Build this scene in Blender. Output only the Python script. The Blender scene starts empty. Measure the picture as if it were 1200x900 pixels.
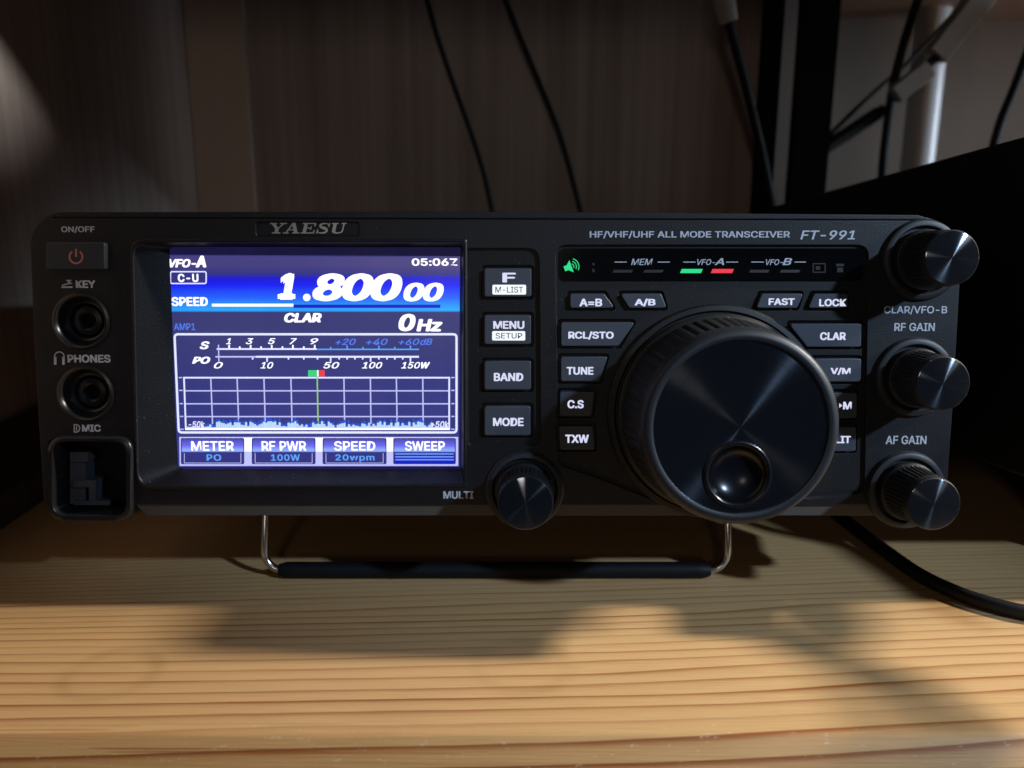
import bpy, bmesh, math, random
from mathutils import Vector, Matrix
random.seed(7)
S = bpy.context.scene
COL = S.collection
MM = 0.001

# ------------------------------------------------------------------ camera, world, lights, exposure
PITCH = math.radians(13.4)           # camera looks slightly down
TILT = math.radians(7.1)             # the radio leans back on its wire stand
CAMP = Vector((0.0, -202.6, 108.0))  # millimetres, table top is z = 0
FPX = 1000.0

cam = bpy.data.cameras.new("camera"); cam_o = bpy.data.objects.new("camera", cam); COL.objects.link(cam_o)
cam.sensor_width = 36; cam.lens = 36 * FPX / 1200
cam.clip_start = 0.005; cam.clip_end = 50
cam_o.location = CAMP * MM
cam_o.rotation_euler = (math.radians(90) - PITCH, 0, 0)
cam.dof.use_dof = True; cam.dof.focus_distance = 0.205; cam.dof.aperture_fstop = 16
S.camera = cam_o

w = bpy.data.worlds.new("World"); S.world = w; w.use_nodes = True
bg = w.node_tree.nodes["Background"]
bg.inputs[0].default_value = (0.62, 0.76, 1.0, 1); bg.inputs[1].default_value = 0.012

def lamp(name, frm, to, power, size, color, spot=None, blend=0.3):
    l = bpy.data.lights.new(name, 'SPOT' if spot else 'AREA')
    l.energy = power; l.color = color
    if spot:
        l.spot_size = math.radians(spot); l.spot_blend = blend; l.shadow_soft_size = size
    else:
        l.shape = 'DISK'; l.size = size
    o = bpy.data.objects.new(name, l); COL.objects.link(o)
    o.location = Vector(frm) * MM
    o.rotation_euler = (Vector(to) - Vector(frm)).to_track_quat('-Z', 'Y').to_euler()
    return o
# cool lamp up, in front and to the side: lights the face of the radio
lamp("key_lamp", Vector((20, 0, 60)) + 1050 * Vector((.63, -.53, .435)), (106, 0, 94), 27.0, 0.02, (0.55, 0.75, 1.0), spot=18, blend=0.8)
# lamp nearly level with the face of the radio, raking over the table
lamp("side_lamp", Vector((0, -10, 0)) + 1000 * Vector((.83, .012, .55)), (0, -10, 0), 14.5, 0.085, (1.0, 0.93, 0.82))
# warm room light behind the camera
lamp("room_lamp", (-60, -1000, 335), (0, 100, 100), 0.36, 0.12, (1.0, 0.87, 0.74))
# spot added for cool side light on the pipe and the room wall only
lamp("added_pipe_spot", (800, 240, 190), (240, 385, 160), 19.0, 0.14, (0.70, 0.84, 1.0), spot=25, blend=0.6)
# pale patch high on the side board
lamp("patch_lamp", (500, -250, 420), (-165, 68, 170), 20.0, 0.02, (0.85, 0.93, 1.0), spot=6.6, blend=0.45)

S.view_settings.view_transform = 'Standard'; S.view_settings.look = 'None'
S.view_settings.exposure = 0; S.view_settings.gamma = 1
S.render.engine = 'CYCLES'
S.cycles.max_bounces = 6

# ------------------------------------------------------------------ coordinates (millimetres)
PT = Vector((0, 0, 27.0))                       # bottom middle of the radio's face, in the world
ct, st = math.cos(TILT), math.sin(TILT)
cp, sp = math.cos(PITCH), math.sin(PITCH)
def to_face(v):                                 # world -> frame of the radio's face (x, y into the radio, z up the face)
    d = v - PT
    return Vector((d.x, d.y * ct - d.z * st, d.y * st + d.z * ct))
def dir_world(px, py):
    u = (px - 600) / FPX; v = (450 - py) / FPX
    return Vector((u, cp + v * sp, v * cp - sp))
CF = to_face(CAMP)
def F(px, py, y=0.0):                           # measured place on a plane of the radio's face -> (x, z)
    d = dir_world(px, py)
    d = Vector((d.x, d.y * ct - d.z * st, d.y * st + d.z * ct))
    k = (y - CF.y) / d.y
    return (CF.x + d.x * k, CF.z + d.z * k)
def W(px, py, Y):                               # measured place on an upright plane of the room
    d = dir_world(px, py); k = (Y - CAMP.y) / d.y
    return CAMP + d * k
def T(px, py, Z=0.0):                           # measured place on a level plane
    d = dir_world(px, py); k = (Z - CAMP.z) / d.z
    return CAMP + d * k

# ------------------------------------------------------------------ materials
def new_mat(name):
    m = bpy.data.materials.new(name); m.use_nodes = True
    nt = m.node_tree; nt.nodes.clear()
    out = nt.nodes.new('ShaderNodeOutputMaterial'); b = nt.nodes.new('ShaderNodeBsdfPrincipled')
    nt.links.new(b.outputs[0], out.inputs[0])
    return m, nt, b
def math_node(nt, op, a, b=None, c=None):
    n = nt.nodes.new('ShaderNodeMath'); n.operation = op
    for i, v in enumerate((a, b, c)):
        if v is None: continue
        if isinstance(v, (int, float)): n.inputs[i].default_value = v
        else: nt.links.new(v, n.inputs[i])
    return n.outputs[0]
def ramp(nt, fac, stops, interp='LINEAR'):
    r = nt.nodes.new('ShaderNodeValToRGB'); nt.links.new(fac, r.inputs[0])
    cr = r.color_ramp; cr.interpolation = interp
    while len(cr.elements) < len(stops): cr.elements.new(0.5)
    for e, (p, c) in zip(cr.elements, stops):
        e.position = p; e.color = (*c, 1) if len(c) == 3 else c
    return r.outputs[0]
def objco(nt):
    return nt.nodes.new('ShaderNodeTexCoord').outputs['Object']
def noise(nt, vec, scale, detail=2.0, rough=0.5, map_scale=None):
    if map_scale:
        mp = nt.nodes.new('ShaderNodeMapping'); mp.inputs['Scale'].default_value = map_scale
        nt.links.new(vec, mp.inputs[0]); vec = mp.outputs[0]
    n = nt.nodes.new('ShaderNodeTexNoise'); n.inputs['Scale'].default_value = scale
    n.inputs['Detail'].default_value = detail; n.inputs['Roughness'].default_value = rough
    nt.links.new(vec, n.inputs['Vector'])
    return n.outputs['Fac']
def plastic(name, col, rough, bevel=0.0, grain=0.0, grain_scale=2500, spec=0.5, dust=0.0):
    m, nt, b = new_mat(name)
    co = objco(nt)
    b.inputs['Base Color'].default_value = (*col, 1)
    b.inputs['Specular IOR Level'].default_value = spec
    nz = noise(nt, co, 90, 4)
    r = nt.nodes.new('ShaderNodeMapRange'); nt.links.new(nz, r.inputs[0])
    r.inputs[3].default_value = rough - 0.05; r.inputs[4].default_value = rough + 0.06
    nt.links.new(r.outputs[0], b.inputs['Roughness'])
    if dust:
        sp_ = noise(nt, co, 1500, 1.0)
        d = ramp(nt, sp_, [(0.0, col), (0.735, col), (0.76, tuple(c + dust for c in col))])
        nt.links.new(d, b.inputs['Base Color'])
    normal = None
    if bevel:
        bv = nt.nodes.new('ShaderNodeBevel'); bv.samples = 6; bv.inputs['Radius'].default_value = bevel * MM
        normal = bv.outputs[0]
    if grain:
        bp = nt.nodes.new('ShaderNodeBump'); bp.inputs['Strength'].default_value = grain; bp.inputs['Distance'].default_value = 0.0001
        nt.links.new(noise(nt, co, grain_scale, 2), bp.inputs['Height'])
        if normal is not None: nt.links.new(normal, bp.inputs['Normal'])
        normal = bp.outputs[0]
    if normal is not None: nt.links.new(normal, b.inputs['Normal'])
    return m
def flat(name, col, rough=0.5, metal=0.0):
    m, nt, b = new_mat(name)
    nz = noise(nt, objco(nt), 400, 3)
    c = ramp(nt, nz, [(0.3, tuple(x * 0.88 for x in col)), (0.7, col)])
    nt.links.new(c, b.inputs['Base Color']); b.inputs['Roughness'].default_value = rough; b.inputs['Metallic'].default_value = metal
    return m
def glow(name, col, strength, rough=0.3):
    m, nt, b = new_mat(name)
    b.inputs['Base Color'].default_value = (0.01, 0.01, 0.012, 1); b.inputs['Roughness'].default_value = rough
    b.inputs['Emission Color'].default_value = (*col, 1); b.inputs['Emission Strength'].default_value = strength
    return m
def lin(r, g, b):
    f = lambda c: (c / 255 / 12.92) if c <= 10 else ((c / 255 + 0.055) / 1.055) ** 2.4
    return (f(r), f(g), f(b))

MAT = {}
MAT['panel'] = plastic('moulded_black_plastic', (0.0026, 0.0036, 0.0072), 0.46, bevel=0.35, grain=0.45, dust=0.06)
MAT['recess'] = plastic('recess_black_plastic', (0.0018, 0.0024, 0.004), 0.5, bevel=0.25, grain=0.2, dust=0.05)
MAT['gloss'] = plastic('gloss_black_window', (0.003, 0.003, 0.004), 0.12)
MAT['key'] = plastic('grey_translucent_key', (0.062, 0.074, 0.098), 0.42, bevel=0.4, grain=0.15)
MAT['key_dark'] = plastic('dark_grey_key', (0.03, 0.035, 0.047), 0.42, bevel=0.4, grain=0.15)
MAT['knob'] = plastic('black_rubber_knurl', (0.006, 0.0065, 0.008), 0.55, grain=0.2, dust=0.22)
MAT['ring'] = plastic('black_anodised_rim', (0.015, 0.018, 0.024), 0.46, grain=0.2, spec=0.5)
MAT['cup'] = plastic('satin_black_cup', (0.006, 0.007, 0.009), 0.24)
MAT['metal_dark'] = plastic('painted_metal_case', (0.014, 0.014, 0.016), 0.5, bevel=0.4, grain=0.3)
MAT['skirt'] = plastic('chassis_painted_table_light', (0.085, 0.078, 0.07), 0.45, bevel=0.3, grain=0.2)  # paler than the case, imitating warm light off the table
MAT['print'] = flat('silver_print', (0.66, 0.70, 0.80), 0.5)
MAT['print_dim'] = flat('grey_print', (0.03, 0.03, 0.034), 0.5)
MAT['icon_dim'] = flat('unlit_icon', (0.02, 0.021, 0.023), 0.5)
MAT['badge'] = flat('bright_badge_letter', (0.55, 0.52, 0.48), 0.35, 0.6)
MAT['steel'] = flat('bright_steel_rod', (0.62, 0.61, 0.60), 0.22, 1.0)
MAT['sleeve'] = plastic('black_rubber_sleeve', (0.004, 0.005, 0.007), 0.6, grain=0.2, spec=0.25)
MAT['jack'] = plastic('black_jack_plastic', (0.014, 0.014, 0.017), 0.28, grain=0.05)
MAT['hole'] = flat('dark_bore', (0.001, 0.001, 0.001), 0.8)
MAT['legend'] = glow('backlit_legend', lin(222, 226, 255), 0.95)
MAT['legend_box'] = glow('backlit_legend_box', lin(235, 240, 245), 1.15)
MAT['legend_dark'] = flat('dark_legend', (0.05, 0.055, 0.065), 0.5)
MAT['power'] = flat('salmon_power_mark', (0.62, 0.20, 0.18), 0.5)
MAT['led_green'] = glow('lit_green_led', lin(40, 240, 150), 0.85)
MAT['led_red'] = glow('lit_red_led', lin(255, 60, 80), 0.9)
MAT['cable'] = plastic('black_cable_sheath', (0.006, 0.006, 0.0075), 0.6, grain=0.1, spec=0.35)
MAT['pale_plug'] = flat('pale_nylon_plug', (0.40, 0.375, 0.34), 0.6)
MAT['pipe'] = flat('white_painted_pipe', (0.75, 0.77, 0.8), 0.35)
MAT['box'] = plastic('matt_black_case', (0.006, 0.006, 0.007), 0.6, bevel=0.5, grain=0.3, spec=0.3, dust=0.02)
MAT['black_board'] = flat('black_board', (0.0025, 0.0025, 0.0025), 0.9)

# screen colours
E = {
 'white': glow('screen_white', lin(250, 250, 255), 1.3), 'line': glow('screen_line', lin(210, 215, 255), 1.25),
 'lav': glow('screen_lavender', lin(196, 198, 255), 1.0), 'blue_text': glow('screen_blue_text', lin(85, 130, 255), 0.95),
 'cyan_text': glow('screen_light_blue_text', lin(95, 165, 255), 1.0), 'navy': glow('screen_navy', lin(20, 35, 205), 0.9),
 'dark': glow('screen_dark_cell', lin(52, 52, 130), 1.0), 'sgreen': glow('screen_green', lin(60, 225, 130), 0.9),
 'sred': glow('screen_red', lin(250, 70, 75), 0.9), 'gline': glow('screen_green_line', lin(165, 215, 120), 0.9),
 'spec': glow('screen_spectrum', lin(195, 225, 255), 1.0), 'spec_blue': glow('screen_spectrum_blue', lin(35, 95, 235), 0.9),
 'painted_reflection': glow('screen_reflection_paint', lin(42, 38, 105), 0.9), 'stripe': glow('screen_stripe', lin(120, 165, 255), 0.9),
}
def brushed(name, col, rough):
    m, nt, b = new_mat(name)
    b.inputs['Metallic'].default_value = 0.97; b.inputs['Base Color'].default_value = (*col, 1)
    tc = nt.nodes.new('ShaderNodeTexCoord').outputs['Generated']
    sx = nt.nodes.new('ShaderNodeSeparateXYZ'); nt.links.new(tc, sx.inputs[0])
    gx = math_node(nt, 'SUBTRACT', sx.outputs['X'], 0.5); gz = math_node(nt, 'SUBTRACT', sx.outputs['Z'], 0.5)
    rad = math_node(nt, 'SQRT', math_node(nt, 'ADD', math_node(nt, 'MULTIPLY', gx, gx), math_node(nt, 'MULTIPLY', gz, gz)))
    cb = nt.nodes.new('ShaderNodeCombineXYZ'); nt.links.new(rad, cb.inputs[0])
    turned = noise(nt, cb.outputs[0], 160, 3, 0.7)                    # fine turning marks
    nt.links.new(ramp(nt, turned, [(0.3, tuple(c * 0.6 for c in col)), (0.7, tuple(c * 1.3 for c in col))]), b.inputs['Base Color'])
    smudge = noise(nt, objco(nt), 140, 3)
    rr = math_node(nt, 'ADD', math_node(nt, 'MULTIPLY', turned, 0.06), math_node(nt, 'MULTIPLY', smudge, 0.06))
    nt.links.new(math_node(nt, 'ADD', rr, rough - 0.06), b.inputs['Roughness']); b.inputs['Anisotropic'].default_value = 1.0; b.inputs['Anisotropic Rotation'].default_value = 0.25
    tg = nt.nodes.new('ShaderNodeTangent'); tg.direction_type = 'RADIAL'; tg.axis = 'Y'
    nt.links.new(tg.outputs[0], b.inputs['Tangent'])
    return m
MAT['brushed'] = brushed('turned_dark_aluminium', (0.20, 0.225, 0.28), 0.125)
MAT['brushed_small'] = brushed('turned_grey_aluminium', (0.27, 0.295, 0.35), 0.135)

def wood_table():
    m, nt, b = new_mat('pine_board')
    co = objco(nt)
    sx = nt.nodes.new('ShaderNodeSeparateXYZ'); nt.links.new(co, sx.inputs[0])
    y = sx.outputs['Y']; x = sx.outputs['X']; z = sx.outputs['Z']
    warp = noise(nt, co, 1.0, 1, 0.5, (3.0, 7, 7))
    warp2 = noise(nt, co, 1.0, 3, 0.6, (14, 60, 60))
    # distance from the pith: rings wide at the front edge, narrow towards the back
    yy = math_node(nt, 'ADD', y, math_node(nt, 'MULTIPLY', math_node(nt, 'SUBTRACT', warp, 0.5), 0.022))
    yy = math_node(nt, 'ADD', yy, math_node(nt, 'MULTIPLY', math_node(nt, 'SUBTRACT', warp2, 0.5), 0.0016))
    yy = math_node(nt, 'ADD', yy, math_node(nt, 'MULTIPLY', x, -0.05))
    yy = math_node(nt, 'ADD', yy, math_node(nt, 'MULTIPLY', z, 0.9))
    d = math_node(nt, 'ADD', yy, 0.075)
    d = math_node(nt, 'MAXIMUM', d, 0.001)
    t = math_node(nt, 'MULTIPLY', math_node(nt, 'POWER', d, 1.58), 980)
    wob = noise(nt, co, 1.0, 1, 0.5, (0.5, 90, 90))
    t = math_node(nt, 'ADD', t, math_node(nt, 'MULTIPLY', wob, 0.5))
    slow = noise(nt, co, 1.0, 2, 0.6, (0.15, 55, 55))
    t = math_node(nt, 'ADD', t, math_node(nt, 'MULTIPLY', slow, 1.6))
    fr = math_node(nt, 'FRACT', t)
    wn = nt.nodes.new('ShaderNodeTexWhiteNoise'); wn.noise_dimensions = '1D'; nt.links.new(math_node(nt, 'FLOOR', t), wn.inputs['W'])
    per_ring = math_node(nt, 'ADD', math_node(nt, 'MULTIPLY', wn.outputs['Value'], 0.8), 0.35)
    ring = ramp(nt, fr, [(0.0, (0, 0, 0)), (0.35, (0.03, 0.03, 0.03)), (0.66, (0.24, 0.24, 0.24)), (0.82, (0.75, 0.75, 0.75)), (0.90, (1, 1, 1)), (0.94, (0.5, 0.5, 0.5)), (0.97, (0, 0, 0))])
    rv = noise(nt, co, 1.0, 3, 0.6, (9, 70, 70))
    fade = nt.nodes.new('ShaderNodeMapRange'); nt.links.new(y, fade.inputs[0])      # grain painted fainter towards the back, where shade lies
    fade.inputs[1].default_value = -0.05; fade.inputs[2].default_value = 0.03; fade.inputs[3].default_value = 1.0; fade.inputs[4].default_value = 0.5
    fy_ = fade.outputs[0]
    amt = math_node(nt, 'MULTIPLY', ring, math_node(nt, 'MULTIPLY', math_node(nt, 'ADD', math_node(nt, 'MULTIPLY', rv, 1.5), 0.30), fy_))
    amt = math_node(nt, 'MINIMUM', math_node(nt, 'MULTIPLY', amt, per_ring), 1.0)
    mix = nt.nodes.new('ShaderNodeMix'); mix.data_type = 'RGBA'
    nt.links.new(amt, mix.inputs[0])
    mix.inputs[6].default_value = (0.66, 0.415, 0.195, 1); mix.inputs[7].default_value = (0.32, 0.115, 0.034, 1)
    fib = noise(nt, co, 1.0, 4, 0.65, (60, 2200, 2200))
    mul = nt.nodes.new('ShaderNodeMix'); mul.data_type = 'RGBA'; mul.blend_type = 'MULTIPLY'; mul.inputs[0].default_value = 1
    nt.links.new(mix.outputs[2], mul.inputs[6])
    nt.links.new(ramp(nt, fib, [(0.3, (0.86, 0.84, 0.80)), (0.65, (1, 1, 1))]), mul.inputs[7])
    # two faint ring-shaped shadows painted into the wood colour
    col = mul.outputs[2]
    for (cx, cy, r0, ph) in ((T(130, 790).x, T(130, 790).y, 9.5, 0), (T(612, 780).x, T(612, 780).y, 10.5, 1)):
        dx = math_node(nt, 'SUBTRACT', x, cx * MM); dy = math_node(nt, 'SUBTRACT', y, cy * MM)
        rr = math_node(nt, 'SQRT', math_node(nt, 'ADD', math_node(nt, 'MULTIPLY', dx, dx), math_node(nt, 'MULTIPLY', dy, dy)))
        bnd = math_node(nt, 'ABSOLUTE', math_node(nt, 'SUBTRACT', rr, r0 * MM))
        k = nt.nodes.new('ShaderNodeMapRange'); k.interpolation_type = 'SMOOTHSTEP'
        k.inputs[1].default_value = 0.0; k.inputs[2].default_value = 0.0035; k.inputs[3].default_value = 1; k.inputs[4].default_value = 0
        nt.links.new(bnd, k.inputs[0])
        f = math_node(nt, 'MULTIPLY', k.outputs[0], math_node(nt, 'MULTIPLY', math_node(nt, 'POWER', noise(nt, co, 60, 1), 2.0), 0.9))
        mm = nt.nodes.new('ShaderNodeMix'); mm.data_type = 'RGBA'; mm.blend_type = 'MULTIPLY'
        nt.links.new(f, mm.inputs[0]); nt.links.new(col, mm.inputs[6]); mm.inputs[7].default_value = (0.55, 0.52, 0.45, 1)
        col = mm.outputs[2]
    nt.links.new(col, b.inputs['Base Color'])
    # worn, scuffed front edge
    edge = nt.nodes.new('ShaderNodeMapRange'); nt.links.new(y, edge.inputs[0]); e0 = T(600, 861).y * MM
    edge.inputs[1].default_value = e0 + 0.0045; edge.inputs[2].default_value = e0 + 0.001; edge.inputs[3].default_value = 0; edge.inputs[4].default_value = 1
    red = math_node(nt, 'GREATER_THAN', noise(nt, co, 1.0, 3, 0.6, (5, 320, 320)), 0.60)
    sc = ramp(nt, noise(nt, co, 1.0, 4, 0.7, (260, 700, 700)), [(0.62, (0, 0, 0)), (0.70, (1, 1, 1))])
    near = nt.nodes.new('ShaderNodeMapRange'); nt.links.new(y, near.inputs[0])
    near.inputs[1].default_value = e0 - 0.0035; near.inputs[2].default_value = e0 - 0.0012; near.inputs[3].default_value = 0; near.inputs[4].default_value = 1
    red = math_node(nt, 'MULTIPLY', red, near.outputs[0])
    for (msk, cc, a_) in ((red, (0.30, 0.085, 0.03, 1), 0.6), (sc, (0.78, 0.68, 0.55, 1), 0.55)):
        mm = nt.nodes.new('ShaderNodeMix'); mm.data_type = 'RGBA'
        nt.links.new(math_node(nt, 'MULTIPLY', math_node(nt, 'MULTIPLY', msk, edge.outputs[0]), a_), mm.inputs[0]); nt.links.new(col, mm.inputs[6]); mm.inputs[7].default_value = cc
        col = mm.outputs[2]
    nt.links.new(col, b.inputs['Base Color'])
    b.inputs['Roughness'].default_value = 0.42; b.inputs['Specular IOR Level'].default_value = 0.35
    bp = nt.nodes.new('ShaderNodeBump'); bp.inputs['Strength'].default_value = 0.25; bp.inputs['Distance'].default_value = 0.0004
    nt.links.new(math_node(nt, 'ADD', fib, math_node(nt, 'MULTIPLY', ring, -0.6)), bp.inputs['Height']); nt.links.new(bp.outputs[0], b.inputs['Normal'])
    return m
def wood_wall(name, c0, c1, sc=(220, 220, 3)):
    m, nt, b = new_mat(name)
    co = objco(nt)
    a = noise(nt, co, 1.0, 4, 0.6, sc)
    c = noise(nt, co, 1.0, 2, 0.5, (sc[0] * 0.22, sc[1] * 0.22, 2))
    f = math_node(nt, 'ADD', math_node(nt, 'MULTIPLY', a, 0.65), math_node(nt, 'MULTIPLY', c, 0.35))
    nt.links.new(ramp(nt, f, [(0.36, c0), (0.64, c1)]), b.inputs['Base Color'])
    b.inputs['Roughness'].default_value = 0.5
    return m
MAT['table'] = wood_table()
MAT['side_wood'] = wood_wall('dark_veneer', (0.33, 0.235, 0.185), (0.46, 0.345, 0.285))
MAT['back_wood'] = wood_wall('dark_back_veneer', (0.25, 0.175, 0.14), (0.38, 0.285, 0.235))
MAT['post'] = wood_wall('plain_brown_edge', (0.50, 0.36, 0.27), (0.55, 0.40, 0.30), (60, 60, 3))
MAT['room_wall'] = wood_wall('beige_wall', (0.19, 0.155, 0.125), (0.23, 0.19, 0.155), (30, 30, 10))
MAT['trim'] = wood_wall('dark_skirting', (0.02, 0.016, 0.014), (0.03, 0.024, 0.02))
MAT['black_board'].node_tree.nodes['Principled BSDF'].inputs['Specular IOR Level'].default_value = 0.08
MAT['pale_strip'] = wood_wall('pale_edging', (0.36, 0.33, 0.30), (0.42, 0.38, 0.34))
MAT['trim_grey'] = wood_wall('grey_skirting', (0.09, 0.08, 0.075), (0.13, 0.12, 0.11))

# ------------------------------------------------------------------ mesh helpers (millimetres; objects are linked in metres)
def link_mesh(name, bm, mats, parent=None, loc=(0, 0, 0), smooth=None):
    bmesh.ops.remove_doubles(bm, verts=bm.verts, dist=1e-5)
    bmesh.ops.recalc_face_normals(bm, faces=bm.faces)
    bmesh.ops.scale(bm, vec=(MM, MM, MM), verts=bm.verts)
    me = bpy.data.meshes.new(name); bm.to_mesh(me); bm.free()
    for m in (mats if isinstance(mats, (list, tuple)) else [mats]): me.materials.append(m)
    if smooth is not None:
        me.polygons.foreach_set('use_smooth', [True] * len(me.polygons))
        me.set_sharp_from_angle(angle=math.radians(smooth))
    o = bpy.data.objects.new(name, me); COL.objects.link(o)
    if parent: o.parent = parent
    o.location = Vector(loc) * MM
    return o
def sheets(name, sh, parent):
    """flat printed or luminous marks: list of (bmesh-adding mesh data, material) joined into one mesh, facing the viewer side"""
    verts, faces, mi, mats = [], [], [], []
    for (vs, fs, m) in sh:
        if m not in mats: mats.append(m)
        b0 = len(verts); verts += vs; faces += [tuple(i + b0 for i in f) for f in fs]; mi += [mats.index(m)] * len(fs)
    me = bpy.data.meshes.new(name)
    me.from_pydata([(x * MM, y * MM, z * MM) for x, y, z in verts], [], faces)
    for m in mats: me.materials.append(m)
    me.polygons.foreach_set('material_index', mi); me.update()
    o = bpy.data.objects.new(name, me); COL.objects.link(o); o.parent = parent
    return o
O0 = Vector((0, 20, -24.5))      # base of the radio (under its stand) in face coordinates
def fo(v): return Vector(v) - O0
def rounded(pts, r, seg=5):
    out = []; n = len(pts)
    rs = r if isinstance(r, (list, tuple)) else [r] * n
    for i in range(n):
        p0, p, p1 = Vector(pts[i - 1]), Vector(pts[i]), Vector(pts[(i + 1) % n])
        a, b = (p0 - p), (p1 - p); la, lb = a.length, b.length; a.normalize(); b.normalize()
        if rs[i] <= 0: out.append(tuple(p)); continue
        ang = max(0.05, a.angle(b)); t = min(rs[i] / math.tan(ang / 2), la * .48, lb * .48)
        q0, q1 = p + a * t, p + b * t
        for k in range(seg + 1):
            s = k / seg
            out.append(tuple((1 - s) ** 2 * q0 + 2 * s * (1 - s) * p + s * s * q1))
    return out
def prism(bm, pts, y0, y1, pts1=None, cap0=True, cap1=True):
    pts1 = pts1 or pts
    a = [bm.verts.new(fo((x, y0, z))) for x, z in pts]; b = [bm.verts.new(fo((x, y1, z))) for x, z in pts1]
    n = len(a)
    if cap0: bm.faces.new(a)
    if cap1: bm.faces.new(b)
    for i in range(n): bm.faces.new((a[i], a[(i + 1) % n], b[(i + 1) % n], b[i]))
def lathe(bm, cx, cz, prof, n=64, teeth=None, cap=False, closed_end=True):
    """prof: list of (radius, y[, tooth depth]); revolved about an axis along y"""
    rings = []
    for p in prof:
        r, y = p[0], p[1]; td = p[2] if len(p) > 2 else 0
        if r < 1e-6: rings.append([bm.verts.new(fo((cx, y, cz)))]); continue
        ring = []
        for i in range(n):
            a = 2 * math.pi * i / n
            rr = r - (td if i % 3 == 0 else 0)
            ring.append(bm.verts.new(fo((cx + rr * math.cos(a), y, cz + rr * math.sin(a)))))
        rings.append(ring)
    for A, B in zip(rings, rings[1:]):
        for i in range(n):
            j = (i + 1) % n
            if len(A) == 1: bm.faces.new((A[0], B[i], B[j]))
            elif len(B) == 1: bm.faces.new((A[i], B[0], A[j]))
            else: bm.faces.new((A[i], A[j], B[j], B[i]))
def tube(bm, pts, r, n=10, caps=True, off=None):
    pts = [Vector(p) for p in pts]
    rings = []; up = None
    for i, p in enumerate(pts):
        d = (pts[min(i + 1, len(pts) - 1)] - pts[max(i - 1, 0)]).normalized()
        if up is None:
            up = Vector((0, 0, 1)) if abs(d.z) < 0.9 else Vector((1, 0, 0))
        s = d.cross(up).normalized(); up = s.cross(d).normalized()
        rr = r[i] if isinstance(r, (list, tuple)) else r
        rings.append([bm.verts.new(p + (s * math.cos(2 * math.pi * k / n) + up * math.sin(2 * math.pi * k / n)) * rr) for k in range(n)])
    for A, B in zip(rings, rings[1:]):
        for k in range(n): bm.faces.new((A[k], A[(k + 1) % n], B[(k + 1) % n], B[k]))
    if caps: bm.faces.new(rings[0]); bm.faces.new(rings[-1])
def spline(pts, per=10):
    pts = [Vector(p) for p in pts]; P = [pts[0] * 2 - pts[1]] + pts + [pts[-1] * 2 - pts[-2]]; out = []
    for i in range(1, len(P) - 2):
        for k in range(per):
            t = k / per; a, b, c, d = P[i - 1], P[i], P[i + 1], P[i + 2]
            out.append(0.5 * ((2 * b) + (c - a) * t + (2 * a - 5 * b + 4 * c - d) * t * t + (3 * b - a - 3 * c + d) * t ** 3))
    out.append(pts[-1]); return out
def box(bm, lo, hi):
    x0, y0, z0 = lo; x1, y1, z1 = hi
    v = [bm.verts.new(p) for p in ((x0, y0, z0), (x1, y0, z0), (x1, y1, z0), (x0, y1, z0), (x0, y0, z1), (x1, y0, z1), (x1, y1, z1), (x0, y1, z1))]
    for f in ((0, 1, 2, 3), (4, 5, 6, 7), (0, 1, 5, 4), (1, 2, 6, 5), (2, 3, 7, 6), (3, 0, 4, 7)): bm.faces.new([v[i] for i in f])
def bevel_all(bm, w, seg=2, ang=30):
    bmesh.ops.recalc_face_normals(bm, faces=bm.faces)
    es = [e for e in bm.edges if len(e.link_faces) == 2 and e.calc_face_angle(0) > math.radians(ang)]
    bmesh.ops.bevel(bm, geom=es, offset=w, segments=seg, affect='EDGES', profile=0.5, clamp_overlap=True)

# ---- lettering: built-in font turned into flat meshes, fitted to a measured rectangle
_tc = {}
FONT = None
try:      # the sans-serif that ships with Blender itself; the built-in one serves if it is missing
    import os
    _fp = os.path.join(bpy.utils.system_resource('DATAFILES', path='fonts'), 'Inter.woff2')
    if os.path.exists(_fp): FONT = bpy.data.fonts.load(_fp)
except Exception: FONT = None
def glyphs(s, shear=0.0, bold=0.0, space=1.0):
    k = (s, shear, bold, space)
    if k in _tc: return _tc[k]
    cu = bpy.data.curves.new('lettering', 'FONT'); cu.body = s; cu.size = 1; cu.shear = shear; cu.offset = bold; cu.space_character = space
    cu.resolution_u = 4
    if FONT: cu.font = FONT
    cu.fill_mode = 'FRONT'
    o = bpy.data.objects.new('lettering', cu); COL.objects.link(o)
    me = bpy.data.meshes.new_from_object(o.evaluated_get(bpy.context.evaluated_depsgraph_get()))
    vs = [(v.co.x, v.co.y) for v in me.vertices]; fs = [tuple(p.vertices) for p in me.polygons]
    bpy.data.objects.remove(o); bpy.data.curves.remove(cu); bpy.data.meshes.remove(me)
    _tc[k] = (vs, fs); return _tc[k]
def rect_uv(px, y):        # measured rectangle -> function of unit square
    x0, y0, x1, y1 = px
    a, b, c, d = F(x0, y1, y), F(x1, y1, y), F(x0, y0, y), F(x1, y0, y)
    X0, X1 = (a[0] + c[0]) / 2, (b[0] + d[0]) / 2; Z0, Z1 = (a[1] + b[1]) / 2, (c[1] + d[1]) / 2
    return X0, Z0, X1, Z1
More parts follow.
